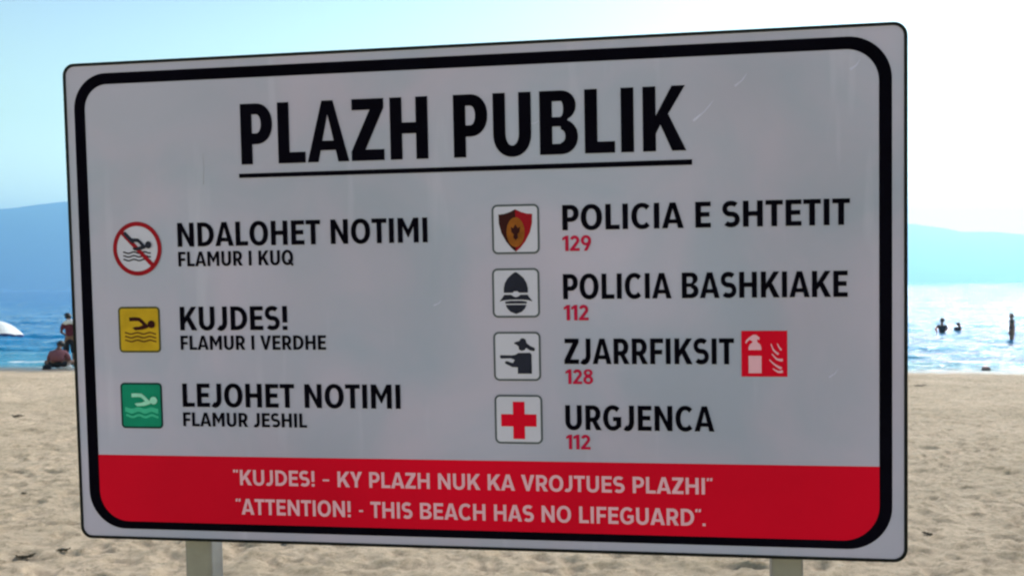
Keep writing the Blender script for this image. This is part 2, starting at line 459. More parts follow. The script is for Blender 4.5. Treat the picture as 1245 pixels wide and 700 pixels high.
# ---------------------------------------------------------------- bold sans capitals drawn as outlines
s_, b_ = 0.218, 0.178
def glyph(ch):
    """-> (width, left bearing, right bearing, [(outer, holes, layer)])"""
    s, b = s_, b_
    st, rd, dg = 0.085, 0.05, 0.012
    if ch == 'I': return s, st, st, [([(0, 0), (s, 0), (s, 1), (0, 1)], [], 0)]
    if ch == 'L':
        W = .57; return W, st, .03, [([(0, 0), (W, 0), (W, b), (s, b), (s, 1), (0, 1)], [], 0)]
    if ch == 'E':
        W = .60; return W, st, .05, [([(0, 0), (W, 0), (W, b), (s, b), (s, .42), (W * .92, .42), (W * .92, .42 + b), (s, .42 + b), (s, 1 - b), (W, 1 - b), (W, 1), (0, 1)], [], 0)]
    if ch == 'F':
        W = .58; return W, st, .03, [([(0, 0), (s, 0), (s, .38), (W * .92, .38), (W * .92, .38 + b), (s, .38 + b), (s, 1 - b), (W, 1 - b), (W, 1), (0, 1)], [], 0)]
    if ch == 'T':
        W = .66; c = W / 2; return W, .02, .02, [([(c - s / 2, 0), (c + s / 2, 0), (c + s / 2, 1 - b), (W, 1 - b), (W, 1), (0, 1), (0, 1 - b), (c - s / 2, 1 - b)], [], 0)]
    if ch == 'H':
        W = .76; return W, st, st, [([(0, 0), (s, 0), (s, .415), (W - s, .415), (W - s, 0), (W, 0), (W, 1), (W - s, 1), (W - s, .415 + b), (s, .415 + b), (s, 1), (0, 1)], [], 0)]
    if ch == 'N':
        W = .78; h = .36; k = s * .95
        return W, st, st, [([(0, 0), (s, 0), (s, 1 - h), (W - k, 0), (W, 0), (W, 1), (W - s, 1), (W - s, h), (k, 1), (0, 1)], [], 0)]
    if ch == 'M':
        W = .92; k = s * 1.02
        return W, st, st, [([(0, 0), (s, 0), (s, .66), (W / 2 - .015, .22), (W / 2 + .015, .22), (W - s, .66), (W - s, 0), (W, 0), (W, 1), (W - k, 1), (W / 2, .53), (k, 1), (0, 1)], [], 0)]
    if ch == 'K':
        W = .80
        return W, st, .01, [([(0, 0), (s, 0), (s, .27), (.325, .41), (W - .26, 0), (W, 0), (.47, .57), (W - .015, 1), (W - .26, 1), (s, .545), (s, 1), (0, 1)], [], 0)]
    if ch == 'Z':
        W = .67
        return W, .04, .04, [([(0, 0), (W, 0), (W, b), (.285, b), (W, .85), (W, 1), (.02, 1), (.02, 1 - b), (.385, 1 - b), (0, .15)], [], 0)]
    if ch == 'V':
        W = .82; k = .23
        return W, dg, dg, [([(W / 2 - .095, 0), (W / 2 + .095, 0), (W, 1), (W - k, 1), (W / 2, .30), (k, 1), (0, 1)], [], 0)]
    if ch == 'Y':
        W = .78; c = W / 2
        return W, dg, dg, [([(c - s / 2, 0), (c + s / 2, 0), (c + s / 2, .38), (W, 1), (W - .245, 1), (c, .59), (.245, 1), (0, 1), (c - s / 2, .38)], [], 0)]
    if ch == 'A':
        W = .86; c = W / 2; k = .115; s2 = .225
        f = lambda y: (c - k) * y          # outer-left edge x at height y
        xi = lambda y: s2 + (c - .004 - s2) * (y / .79)
        return W, dg, dg, [([(0, 0), (s2, 0), (xi(.19), .19), (W - xi(.19), .19), (W - s2, 0), (W, 0), (c + k, 1), (c - k, 1)],
                            [[(xi(.345), .345), (W - xi(.345), .345), (c + .004, .765), (c - .004, .765)]], 0)]
    if ch == 'O':
        W = .86; return W, rd, rd, [(ell(W / 2, .5, W / 2, .515, e=2.15, n=36), [ell(W / 2, .5, W / 2 - s - .005, .515 - b, e=2.2, n=30)], 0)]
    if ch == 'Q':
        W = .86; return W, rd, rd, [(ell(W / 2, .5, W / 2, .515, e=2.15, n=36), [ell(W / 2, .5, W / 2 - s - .005, .515 - b, e=2.2, n=30)], 0),
                                    ([(.46, .30), (.57, .40), (.90, .03), (.78, -.08)], [], 1)]
    if ch == 'C':
        W = .78; c = .43
        o_ = ell(c, .5, c, .515, 47, 313, 34, 2.15); i_ = ell(c, .5, c - s, .515 - b, 42, 318, 30, 2.2)
        return W, rd, .03, [(o_ + i_[::-1], [], 0)]
    if ch == 'G':
        W = .82; c = .43
        o_ = ell(c, .5, c, .515, 47, 312, 34, 2.15); i_ = ell(c, .5, c - s, .515 - b, 42, 300, 30, 2.2)
        return W, rd, .05, [(o_ + [(W - .02, .14), (W - .02, .54), (.44, .54), (.44, .54 - b * .95), (W - .02 - s, .54 - b * .95), (W - .02 - s, .215)] + i_[::-1], [], 0)]
    if ch == 'D':
        W = .77; a = .27
        return W, st, rd, [([(0, 0), (a, 0)] + ell(a, .5, W - a, .5, -88, 88, 24, 2.1) + [(a, 1), (0, 1)],
                            [[(s, b), (a, b)] + ell(a, .5, W - a - s, .5 - b, -86, 86, 20, 2.1) + [(a, 1 - b), (s, 1 - b)]], 0)]
    if ch in 'PR':
        W = .67 if ch == 'P' else .72; a = .33; cy, ry = .665, .335
        rx = (W if ch == 'P' else .67) - a
        bowl = ell(a, cy, rx, ry, -88, 88, 18, 2.15)
        hole = [(s, cy - ry + b), (a, cy - ry + b)] + ell(a, cy, rx - s, ry - b, -85, 85, 14, 2.1) + [(a, 1 - b), (s, 1 - b)]
        if ch == 'P':
            return W, st, .03, [([(0, 0), (s, 0), (s, cy - ry), (a, cy - ry)] + bowl + [(a, 1), (0, 1)], [hole], 0)]
        up = ell(a, cy, rx, ry, -52, 88, 18, 2.15)
        return W, st, .02, [([(0, 0), (s, 0), (s, cy - ry), (.305, cy - ry), (W - .25, 0), (W, 0), (.50, .365)] + up + [(a, 1), (0, 1)], [hole], 0)]
    if ch == 'B':
        W = .73; a = .40
        lo = ell(a, .275, W - a, .275, -88, 68, 16, 2.1); up = ell(a, .765, W - a - .035, .235, -62, 88, 16, 2.1)
        t2 = b * .93
        return W, st, .045, [([(0, 0), (a, 0)] + lo + up + [(a, 1), (0, 1)],
                              [[(s, t2), (a, t2)] + ell(a, .285, W - a - s, .275 - t2 - .005, -85, 85, 12) + [(a, .44), (s, .44)],
                               [(s, .585), (a, .585)] + ell(a, .715, W - a - s - .035, .125, -80, 80, 12) + [(a, 1 - t2), (s, 1 - t2)]], 0)]
    if ch == 'U':
        W = .74; ry = .36
        o_ = [(0, 1), (0, ry)] + ell(W / 2, ry, W / 2, ry + .015, 182, 358, 24, 2.15) + [(W, ry), (W, 1)]
        i_ = [(W - s, 1), (W - s, ry)] + ell(W / 2, ry, W / 2 - s, ry + .015 - b, 182, 358, 20, 2.1)[::-1] + [(s, ry), (s, 1)]
        return W, .08, .08, [(o_ + i_, [], 0)]
    if ch == 'J':
        W = .50; cl = [(W - s / 2, 1), (W - s / 2, .36)] + ell(.20, .345, W - s / 2 - .20, .345 - b / 2 + .01, -4, -125, 14)
        return W, .0, .08, [(stroke(cl, s), [], 0)]
    if ch == 'S':
        W = .67; t = .19; rx = W / 2 - t / 2; ry = (1.02 - t) / 4
        up = ell(W / 2, .5 + ry, rx, ry, 38, 262, 20, 2.2); lo = ell(W / 2, .5 - ry, rx, ry, 82, -142, 20, 2.2)
        return W, .04, .04, [(stroke(up + lo, t), [], 0)]
    if ch == '!': return s, .09, .09, [([(0, .31), (s, .31), (s, 1), (0, 1)], [], 0), ([(0, 0), (s, 0), (s, .17), (0, .17)], [], 0)]
    if ch == '.': return .17, .05, .05, [([(0, 0), (.17, 0), (.17, .16), (0, .16)], [], 0)]
    if ch == '-': return .26, .10, .10, [([(0, .34), (.26, .34), (.26, .46), (0, .46)], [], 0)]
    if ch == '_': return .42, .10, .10, [([(0, .36), (.42, .36), (.42, .48), (0, .48)], [], 0)]       # en dash
    if ch == '"': return .34, .02, .03, [([(0, .82), (.13, .82), (.15, 1), (.02, 1)], [], 0), ([(.19, .82), (.32, .82), (.34, 1), (.21, 1)], [], 0)]
    if ch == '1': return .42, .03, .06, [([(.19, 0), (.42, 0), (.42, 1), (.24, 1), (0, .86), (0, .68), (.19, .78)], [], 0)]
    if ch == '2':
        W = .66; t = .20; cl = ell(W / 2 - .01, .69, W / 2 - t / 2 - .01, .315 - t / 2, 165, -28, 16) + [(.14, .13)]
        return W, .04, .04, [(stroke(cl, t), [], 0), ([(0, 0), (W, 0), (W, b), (0, b)], [], 1)]
    if ch == '8':
        W = .70; c = W / 2
        return W, .04, .04, [(ell(c, .285, c, .295, 128, 412, 26) + ell(c, .765, c - .03, .245, -48, 228, 24),
                              [ell(c, .285, c - .205, .135, n=16), ell(c, .765, c - .225, .10, n=16)], 0)]
    if ch == '9':
        W = .70; c = W / 2
        return W, .04, .04, [(ell(c, .675, c, .335, n=28), [ell(c, .675, c - .205, .16, n=18)], 0),
                              ([(W, .66), (W - .02, .48), (.42, 0), (.19, 0), (.43, .40), (W - .22, .56)], [], 1)]
    raise ValueError(ch)

def text_polys(txt, x0, x1, y, cap, space=.36):
    cur = 0; items = []; first = None
    for ch in txt:
        if ch == ' ': cur += space; continue
        W, lb, rb, ps = glyph(ch)
        if first is None: first = lb; cur = -lb
        items.append((cur + lb, ps)); cur += lb + W + rb; last = rb
    tot = cur - last
    k = (x1 - x0) / tot
    res = []
    for gx, ps in items:
        for o_, hs, ly in ps:
            fx = lambda p: (x0 + (gx + p[0]) * k, y + p[1] * cap)
            res.append(([fx(p) for p in o_], [[fx(p) for p in h] for h in hs], ly))
    return res

# ---------------------------------------------------------------- sign materials
def face_material():
    ma, t, b = new_mat('white_sign_sheeting')
    tc = N(t, 'ShaderNodeTexCoord')
    n1 = N(t, 'ShaderNodeTexNoise'); n1.inputs['Scale'].default_value = 5; n1.inputs['Detail'].default_value = 5; n1.inputs['Distortion'].default_value = 0.8
    t.links.new(tc.outputs['Object'], n1.inputs['Vector'])
    cr = N(t, 'ShaderNodeValToRGB'); e = cr.color_ramp.elements
    e[0].position = 0.33; e[0].color = (0.375, 0.405, 0.60, 1); e[1].position = 0.66; e[1].color = (0.475, 0.435, 0.64, 1)
    t.links.new(n1.outputs['Fac'], cr.inputs['Fac'])
    n0 = N(t, 'ShaderNodeTexNoise'); n0.inputs['Scale'].default_value = 1.7; n0.inputs['Detail'].default_value = 2
    t.links.new(tc.outputs['Object'], n0.inputs['Vector'])
    m0 = N(t, 'ShaderNodeMapRange'); m0.inputs['From Min'].default_value = 0.3; m0.inputs['From Max'].default_value = 0.7
    m0.inputs['To Min'].default_value = 0.86; m0.inputs['To Max'].default_value = 1.13  # broad lighter and darker patches painted in for a soft sheen
    t.links.new(n0.outputs['Fac'], m0.inputs['Value'])
    v0 = N(t, 'ShaderNodeVectorMath', operation='SCALE'); t.links.new(cr.outputs[0], v0.inputs[0]); t.links.new(m0.outputs[0], v0.inputs['Scale'])
    # wiped diagonal smears
    mp = N(t, 'ShaderNodeMapping'); mp.inputs['Rotation'].default_value = (0, 0, R(38)); mp.inputs['Scale'].default_value = (26, 3.0, 1)
    t.links.new(tc.outputs['Object'], mp.inputs['Vector'])
    n2 = N(t, 'ShaderNodeTexNoise'); n2.inputs['Scale'].default_value = 1.0; n2.inputs['Detail'].default_value = 4
    t.links.new(mp.outputs[0], n2.inputs['Vector'])
    mr = N(t, 'ShaderNodeMapRange'); mr.inputs['From Min'].default_value = 0.62; mr.inputs['From Max'].default_value = 0.82
    mr.inputs['To Max'].default_value = 0.42
    t.links.new(n2.outputs['Fac'], mr.inputs['Value'])
    mx = N(t, 'ShaderNodeMix', data_type='RGBA'); mx.inputs[7].default_value = (0.62, 0.60, 0.82, 1)
    t.links.new(mr.outputs[0], mx.inputs[0]); t.links.new(v0.outputs[0], mx.inputs[6])
    t.links.new(mx.outputs[2], b.inputs['Base Color'])
    rr = N(t, 'ShaderNodeMapRange'); rr.inputs['To Min'].default_value = 0.30; rr.inputs['To Max'].default_value = 0.48; b.inputs['Specular IOR Level'].default_value = 0.22
    t.links.new(n1.outputs['Fac'], rr.inputs['Value']); t.links.new(rr.outputs[0], b.inputs['Roughness'])
    n3 = N(t, 'ShaderNodeTexNoise'); n3.inputs['Scale'].default_value = 3.0
    t.links.new(tc.outputs['Object'], n3.inputs['Vector'])
    bp = N(t, 'ShaderNodeBump'); bp.inputs['Strength'].default_value = 0.5; bp.inputs['Distance'].default_value = 0.006
    t.links.new(n3.outputs['Fac'], bp.inputs['Height']); t.links.new(bp.outputs[0], b.inputs['Normal'])
    return ma
M_face = face_material()
M_black = tinted('black_print', (0.0035, 0.003, 0.007), 0.3, 12, 0.6, 0.0)
M_trim = tinted('dark_edge_trim', (0.006, 0.008, 0.010), 0.3, 30, 0.5, 0.12)
M_red = tinted('red_print', (0.66, 0.001, 0.024), 0.11, 3.5, 0.5, 0.06)
M_white = tinted('white_print', (0.76, 0.42, 0.58), 0.05, 20, 0.5, 0.08)
M_cell = tinted('icon_white', (0.57, 0.56, 0.77), 0.04, 20, 0.5, 0.08)
M_line = tinted('icon_outline_grey', (0.085, 0.10, 0.13), 0.1, 20, 0.5, 0.08)
M_yellow = tinted('yellow_print', (0.56, 0.35, 0.02), 0.12, 40, 0.5, 0.08)
M_yline = tinted('olive_outline', (0.09, 0.085, 0.03), 0.2, 40, 0.5, 0.08)
M_brown = tinted('dark_brown_print', (0.035, 0.006, 0.008), 0.2, 40, 0.5, 0.08)
M_wave = tinted('brown_wave_print', (0.13, 0.06, 0.012), 0.2, 40, 0.5, 0.08)
M_green = tinted('green_print', (0.004, 0.25, 0.165), 0.08, 40, 0.5, 0.08)
M_gline = tinted('dark_green_outline', (0.004, 0.045, 0.045), 0.2, 40, 0.5, 0.08)
M_gwave = tinted('light_green_print', (0.05, 0.47, 0.33), 0.1, 60, 0.5, 0.08)
M_gswim = tinted('pale_green_print', (0.32, 0.70, 0.62), 0.1, 60, 0.5, 0.08)
M_navy = tinted('navy_print', (0.018, 0.020, 0.042), 0.2, 30, 0.5, 0.08)
M_orange = tinted('orange_print', (0.27, 0.085, 0.015), 0.3, 60, 0.5, 0.08)
M_dred = tinted('dark_red_print', (0.30, 0.006, 0.018), 0.15, 40, 0.5, 0.08)
M_num = tinted('crimson_print', (0.48, 0.008, 0.06), 0.1, 40, 0.5, 0.08)
M_alu = tinted('galvanised_post_steel', (0.265, 0.27, 0.275), 0.2, 14, 0.42, 0.5, 0.3, 0.55, 60)
M_back = tinted('bare_aluminium_back', (0.42, 0.43, 0.44), 0.08, 8, 0.4, 0.5, 0, 0.7)

# ---------------------------------------------------------------- board, trim, posts
def solid(name, outline, z0, z1, mat, parent, hole=None):
    n = len(outline)
    loops = [[Vector((p[0], p[1], 0)) for p in outline]] + ([[Vector((p[0], p[1], 0)) for p in hole]] if hole else [])
    fl = [p for lp in loops for p in lp]; tr = tessellate_polygon(loops)
    T = len(fl)
    vs = [L(p.x, p.y, z1) for p in fl] + [L(p.x, p.y, z0) for p in fl]
    fs = []
    for a, b2, c in tr:
        if (fl[b2] - fl[a]).cross(fl[c] - fl[a]).z < 0: b2, c = c, b2
        fs.append((a, b2, c)); fs.append((T + a, T + c, T + b2))
    for i in range(n):
        j = (i + 1) % n; fs.append((i, T + i, T + j, j))
    if hole:
        h = len(hole)
        for i in range(h):
            j = (i + 1) % h; fs.append((n + i, n + j, T + n + j, T + n + i))
    return mesh_obj(name, vs, fs, mat, parent)

solid('board_panel', rrect(3, 3, 1197, 711, 15, 8), -16, 0, M_face, sign)
solid('edge_trim', rrect(0, 0, 1200, 714, 18, 8), -19, 1.2, M_trim, sign, hole=rrect(4.2, 4.2, 1195.6, 709.8, 14, 8))
def tube_box(name, x, y0, y1, z0, z1, wd, mat):
    prof_ = rrect(x - wd / 2, z0, x + wd / 2, z1, 6, 4)
    vs = []; n = len(prof_)
    for yy in (y0, y1):
        for p in prof_: vs.append(Vector((ox + p[0] * MM, yy, oz + p[1] * MM)))
    fs = [(i, n + i, n + (i + 1) % n, (i + 1) % n) for i in range(n)] + [tuple(range(n, 2 * n))[::-1], tuple(range(n))]
    o = mesh_obj(name, vs, fs, mat, sign)
    return o
for x in (178, 1046.5):
    p = tube_box('post', x, -0.35, oy + 0.66, -64, -20, 43, M_alu)
    # cap plate on the post top and bolts through the board are behind the face
    c = mesh_obj('post_cap', [Vector((ox + (x + a) * MM, oy + 0.66 + h, oz + (-40 + q) * MM)) for h in (0.001, 0.005) for a, q in ((-22.5, -25), (22.5, -25), (22.5, 20), (-22.5, 20))],
                 [(0, 1, 2, 3), (7, 6, 5, 4), (0, 4, 5, 1), (1, 5, 6, 2), (2, 6, 7, 3), (3, 7, 4, 0)], M_trim, p)
for yy in (120, 590):      # two cross rails screwed to the back
    vs = [Vector((ox + a * MM, oy + (yy + h) * MM, oz + q * MM)) for a in (60, 1140) for h, q in ((-15, -19.5), (15, -19.5), (15, -40), (-15, -40))]
    # rails sit between and behind, notched at the posts: build as three lengths
    for (a0, a1) in ((60, 156), (200, 1024), (1069, 1140)):
        vs = [Vector((ox + a * MM, oy + (yy + h) * MM, oz + q * MM)) for a in (a0, a1) for h, q in ((-15, -19.5), (15, -19.5), (15, -40), (-15, -40))]
        mesh_obj('back_rail', vs, [(0, 1, 2, 3), (7, 6, 5, 4), (0, 4, 5, 1), (1, 5, 6, 2), (2, 6, 7, 3), (3, 7, 4, 0)], M_back, sign)

# border: black ring; red band lies over its inner lower edge
printed('border_line', [(rrect(16.2, 16, 1180.6, 698, 54, 14, (58, 58, 56, 52)), [rrect(33.5, 27.5, 1164.3, 681.6, 38, 14, (46, 48, 42, 36))], 0)], M_black, sign, 0.35, 'thick black rounded border line')
band = [p for p in rrect(33.5, 27.5, 1164.3, 681.6, 38, 14, (46, 48, 42, 36)) if p[1] < 127]
band = [p for p in band if True]
bl = [p for p in band if p[0] < 600]; br = [p for p in band if p[0] > 600]
printed('red_band', [([(33.5, 128.2)] + bl + br + [(1164.3, 128.8)], [], 0)], M_red, sign, 0.35, 'red warning band along the bottom of the board')

LET = empty('lettering_group', Matrix.Identity(4)) if False else None
def line(name, txt, x0, x1, y, cap, mat=None, label=None, space=.36, stem=.218):
    global s_
    s_ = stem
    return printed(name, text_polys(txt, x0, x1, y, cap, space), mat or M_black, sign, 1.0, label or ('lettering reading ' + txt.replace('_', '-').replace('"', '')))
line('title_lettering', 'PLAZH PUBLIK', 278.5, 915.5, 557, 87, space=.34, stem=.24)
printed('underline', [([(274, 537.8), (923, 537.4), (923, 544.6), (274, 543.8)], [], 0)], M_black, sign, 1.0)
line('heading_lettering', 'NDALOHET NOTIMI', 174.5, 553.7, 439.6, 35)
line('subheading_lettering', 'FLAMUR I KUQ', 174.5, 352.8, 410.6, 21.5)
line('heading_lettering', 'KUJDES!', 173.8, 341, 316.2, 34.8)
line('subheading_lettering', 'FLAMUR I VERDHE', 173.5, 399, 287.3, 20.9)
line('heading_lettering', 'LEJOHET NOTIMI', 173.5, 508.2, 202.4, 34.8)
line('subheading_lettering', 'FLAMUR JESHIL', 173.2, 366.6, 173.5, 20.6)
line('heading_lettering', 'POLICIA E SHTETIT', 745.6, 1127.5, 452.6, 34.7)
line('heading_lettering', 'POLICIA BASHKIAKE', 745.1, 1124.3, 357.4, 34.7)
line('heading_lettering', 'ZJARRFIKSIT', 745.2, 976.3, 267.4, 35.2)
line('heading_lettering', 'URGJENCA', 745.2, 949.3, 175.3, 34.5)
line('number_lettering', '129', 745.2, 785.0, 424.0, 21.2, M_num, stem=.24)
line('number_lettering', '112', 745.6, 780.0, 328.0, 21.4, M_num, stem=.24)
line('number_lettering', '128', 746.6, 784.8, 239.4, 20.6, M_num, stem=.24)
line('number_lettering', '112', 745.8, 779.8, 148.0, 20.6, M_num, stem=.24)
line('warning_lettering', '"KUJDES! _ KY PLAZH NUK KA VROJTUES PLAZHI"', 249.5, 946, 86.2, 22.8, M_white, stem=.19)
line('warning_lettering', '"ATTENTION! - THIS BEACH HAS NO LIFEGUARD".', 252, 936, 42.4, 23.4, M_white, stem=.19)

# faint scuffs and a hairline mark in the sheeting
M_scuff = tinted('pale_scuff', (0.53, 0.53, 0.78), 0.1, 60, 0.5, 0.3)
M_line2 = tinted('grey_hairline', (0.30, 0.30, 0.42), 0.1, 60, 0.5, 0.3)
for (a0, b0, a1, b1, wd) in ((980, 640, 996, 656, 3.0), (925, 596, 952, 622, 3.4), (1128, 655, 1141, 668, 3.6), (1080, 470, 1084, 486, 2.0), (560, 350, 572, 358, 2.0), (700, 600, 716, 604, 1.6), (1100, 250, 1112, 262, 1.8)):
    printed('scuff', [(stroke([(a0, b0), ((a0 + a1) / 2 + 1.5, (b0 + b1) / 2 - 1), (a1, b1)], wd, .5), [], 0)], M_scuff, sign, 0.3)
for (a0, b0, a1, b1, wd) in ((218, 530, 219, 575, .9),):
    printed('scratch', [(stroke([(a0, b0), ((a0 + a1) / 2 + 1, (b0 + b1) / 2), (a1, b1)], wd, .4), [], 0)], M_line2, sign, 0.3)

# ---------------------------------------------------------------- pictograms
def in_box(x0, y0, wd, ht):
    return lambda pts: [(x0 + p[0] * wd, y0 + p[1] * ht) for p in pts]
def waves(n, y0, dy, a=.022, per=2.4, x0=.13, x1=.9, wd=.042):
    res = []
    for i in range(n):
        pts = [(x0 + (x1 - x0) * k / 28, y0 - dy * i + a * math.cos(2 * math.pi * per * k / 28)) for k in range(29)]
        res.append(stroke(pts, wd))
    return res
def swimmer():
    arm = stroke([(.27, .725), (.40, .73), (.50, .725), (.565, .68), (.67, .575)], .085, .075)
    body = [(.34, .54), (.40, .488), (.58, .50), (.70, .535), (.745, .565), (.69, .62), (.60, .60), (.50, .565), (.40, .56)]
    return arm, body, ell(.80, .615, .088, .084, n=20)

def pict_box(name, x0, y0, wd, ht, mat_in, mat_line, lw, r, label):
    root = printed(name, [(rrect(x0 + lw, y0 + lw, x0 + wd - lw, y0 + ht - lw, max(r - lw, 1)), [], 0)], mat_in, sign, 0.8, label)
    printed('outline', [(rrect(x0, y0, x0 + wd, y0 + ht, r), [rrect(x0 + lw, y0 + lw, x0 + wd - lw, y0 + ht - lw, max(r - lw, 1))], 0)], mat_line, root, 0.8)
    return root, in_box(x0, y0, wd, ht)

# no swimming ring
cx, cy = 109.7, 437.9
ns = printed('no_swimming_symbol', [(ell(cx, cy, 33.5, 34.3, n=44), [], 0)], M_cell, sign, 0.8, 'round red no swimming symbol with swimmer crossed out')
printed('ring', [(ell(cx, cy, 38.9, 40.0, n=56), [ell(cx, cy, 32.6, 33.6, n=48)], 0)], M_dred, ns, 1.1)
B = in_box(cx - 30, cy - 32, 60, 64)
printed('wave_lines', [(B(p), [], 0) for p in waves(3, .41, .085, .016, 2.6, .12, .86, .034)], M_navy, ns, 1.2)
printed('slash', [(stroke([(cx - 24.3, cy + 25.0), (cx + 24.3, cy - 25.0)], 6.2), [], 0)], M_dred, ns, 1.5)
a_, bo, hd = swimmer()
sh = lambda pts: B([(.06 + .94 * p_[0], p_[1] - .03) for p_ in pts])
printed('swimmer', [(B(stroke([(.17, .875), (.30, .745), (.42, .64)], .085)), [], 0), (sh(a_), [], 1), (sh(bo), [], 2), (sh(hd), [], 3)], M_navy, ns, 1.8)

for (bx, by, mi, ml, ms, mwv, lab) in ((74.8, 283.2, M_yellow, M_yline, M_brown, M_wave, 'yellow swim with caution symbol'), (73.8, 169.3, M_green, M_gline, M_gswim, M_gwave, 'green swimming allowed symbol')):
    rt, B = pict_box('swim_symbol', bx, by, 67, 68.6, mi, ml, 3.0, 6.5, lab)
    if mi is M_yellow:
        printed('wave_lines', [(B(p), [], 0) for p in waves(3, .42, .082, .016, 2.5, .15, .90, .034)], mwv, rt, 1.3)
    else:
        up = [(.10 + .8 * k / 24, .45 + .018 * math.cos(2 * math.pi * 2.5 * k / 24)) for k in range(25)]
        lo = [(.10 + .8 * k / 24, .345 + .022 * math.cos(2 * math.pi * 2.5 * k / 24)) for k in range(25)]
        printed('wave_lines', [(B(up + lo[::-1]), [], 0)] + [(B(p), [], 0) for p in waves(1, .27, .08, .022, 2.5, .12, .90, .05)], mwv, rt, 1.3)
    a_, bo, hd = swimmer()
    printed('swimmer', [(B(a_), [], 0), (B(bo), [], 1), (B(hd), [], 2)], ms, rt, 1.6)

# shield
rt, B = pict_box('shield_symbol', 646.4, 421, 67, 69, M_cell, M_line, 2.8, 8, 'black and red shield symbol in a thin grey frame')
half = [(.5, .90), (.62, .845), (.74, .81), (.855, .80), (.85, .62), (.80, .43), (.70, .25), (.60, .13), (.5, .045)]
inner = ell(.5, .44, .19, .30, n=24)
printed('shield_half', [(B(half[::-1]), [], 0)], M_dred, rt, 1.2, 'dark red right half')
printed('shield_half', [(B([(1 - p[0], p[1]) for p in half]), [], 0)], M_brown, rt, 1.2, 'black left half')
printed('shield_core', [(B(inner), [], 0)], M_orange, rt, 1.5)
printed('emblem', [(B([(.5, .60), (.55, .52), (.60, .55), (.585, .44), (.54, .40), (.55, .33), (.5, .28), (.45, .33), (.46, .40), (.415, .44), (.40, .55), (.45, .52)]), [], 0)], M_brown, rt, 1.8)
# helmet
rt, B = pict_box('helmet_symbol', 645.2, 332.2, 67, 69, M_cell, M_line, 2.8, 8, 'police helmet symbol in a thin grey frame')
printed('helmet_shape', [
    (B([(.245, .505), (.245, .60), (.27, .70), (.33, .80), (.41, .87), (.465, .91), (.50, .925), (.535, .91), (.59, .87), (.67, .80), (.73, .70), (.755, .60), (.755, .505), (.57, .505), (.535, .535), (.465, .535), (.43, .505)]), [], 0),
    (B([(.15, .33), (.20, .39), (.255, .465), (.40, .465), (.45, .43), (.50, .415), (.55, .43), (.60, .465), (.745, .465), (.80, .39), (.85, .33), (.75, .355), (.62, .365), (.38, .365), (.25, .355)]), [], 0),
    (B([(.27, .325), (.38, .34), (.62, .34), (.73, .325), (.725, .285), (.275, .285)]), [], 0),
    (B([(.28, .26), (.72, .26), (.69, .19), (.62, .12), (.5, .075), (.38, .12), (.31, .19)]), [], 0)], M_navy, rt, 1.2)
# firefighter
rt, B = pict_box('firefighter_symbol', 645.2, 243.5, 67, 69, M_cell, M_line, 2.8, 8, 'firefighter holding hose symbol in a thin grey frame')
q = lambda pts: B([((p[0] - 65) / 355, 1 - (p[1] - 50) / 370) for p in pts])
printed('firefighter_shape', [
    (q([(222, 140), (225, 130), (262, 120), (272, 102), (292, 98), (308, 108), (318, 138), (345, 158), (375, 172), (378, 188), (368, 196), (340, 190), (312, 172), (300, 188), (278, 194), (258, 184), (254, 160), (240, 148)]), [], 0),
    (q([(252, 210), (340, 208), (352, 222), (352, 366), (246, 366), (246, 318), (205, 316), (152, 290), (150, 276), (165, 270), (210, 286), (224, 262), (195, 250), (120, 252), (112, 238), (118, 226), (205, 228), (232, 222)]), [], 0)], M_navy, rt, 1.2)
# cross
rt, B = pict_box('red_cross_symbol', 645.1, 154.5, 68, 69.3, M_cell, M_line, 2.8, 8, 'red cross symbol in a thin grey frame')
printed('cross_shape', [(B([(.385, .10), (.63, .10), (.63, .355), (.875, .355), (.875, .605), (.63, .605), (.63, .86), (.385, .86), (.385, .605), (.135, .605), (.135, .355), (.385, .355)]), [], 0)], M_red, rt, 1.2)
# extinguisher
ex = printed('extinguisher_symbol', [([(986, 250.7), (1046.2, 250.7), (1046.2, 312.6), (986, 312.6)], [], 0)], M_red, sign, 0.8, 'square red fire extinguisher symbol')
B = in_box(986, 250.7, 60.2, 61.9)
q = lambda pts: B([((p[0] - 65) / 550, 1 - (p[1] - 70) / 550) for p in pts])
printed('extinguisher_shape', [
    (q([(150, 370), (305, 370), (305, 578), (150, 578)]), [], 0),
    (q([(150, 300), (152, 262), (170, 230), (195, 212), (200, 196), (165, 176), (132, 205), (126, 222), (112, 210), (125, 180), (160, 148), (205, 118), (240, 116), (285, 150), (280, 178), (255, 172), (256, 205), (290, 232), (303, 262), (305, 300)]), [], 0)], M_white, ex, 1.2)
fl = []
for (x0_, y0_, x1_, y1_, x2_, y2_, w0) in ((560, 555, 500, 560, 440, 520, 34), (545, 520, 470, 480, 400, 415, 30), (560, 420, 490, 410, 430, 345, 32), (510, 350, 450, 300, 420, 225, 26), (545, 300, 520, 270, 495, 222, 24)):
    fl.append((q(stroke([(x0_, y0_), ((x0_ + x1_) / 2, (y0_ + y1_) / 2 + 4), (x1_, y1_), ((x1_ + x2_) / 2, (y1_ + y2_) / 2 + 3), (x2_, y2_)], w0, 10)), [], 0))
printed('flames', fl, M_white, ex, 1.2)

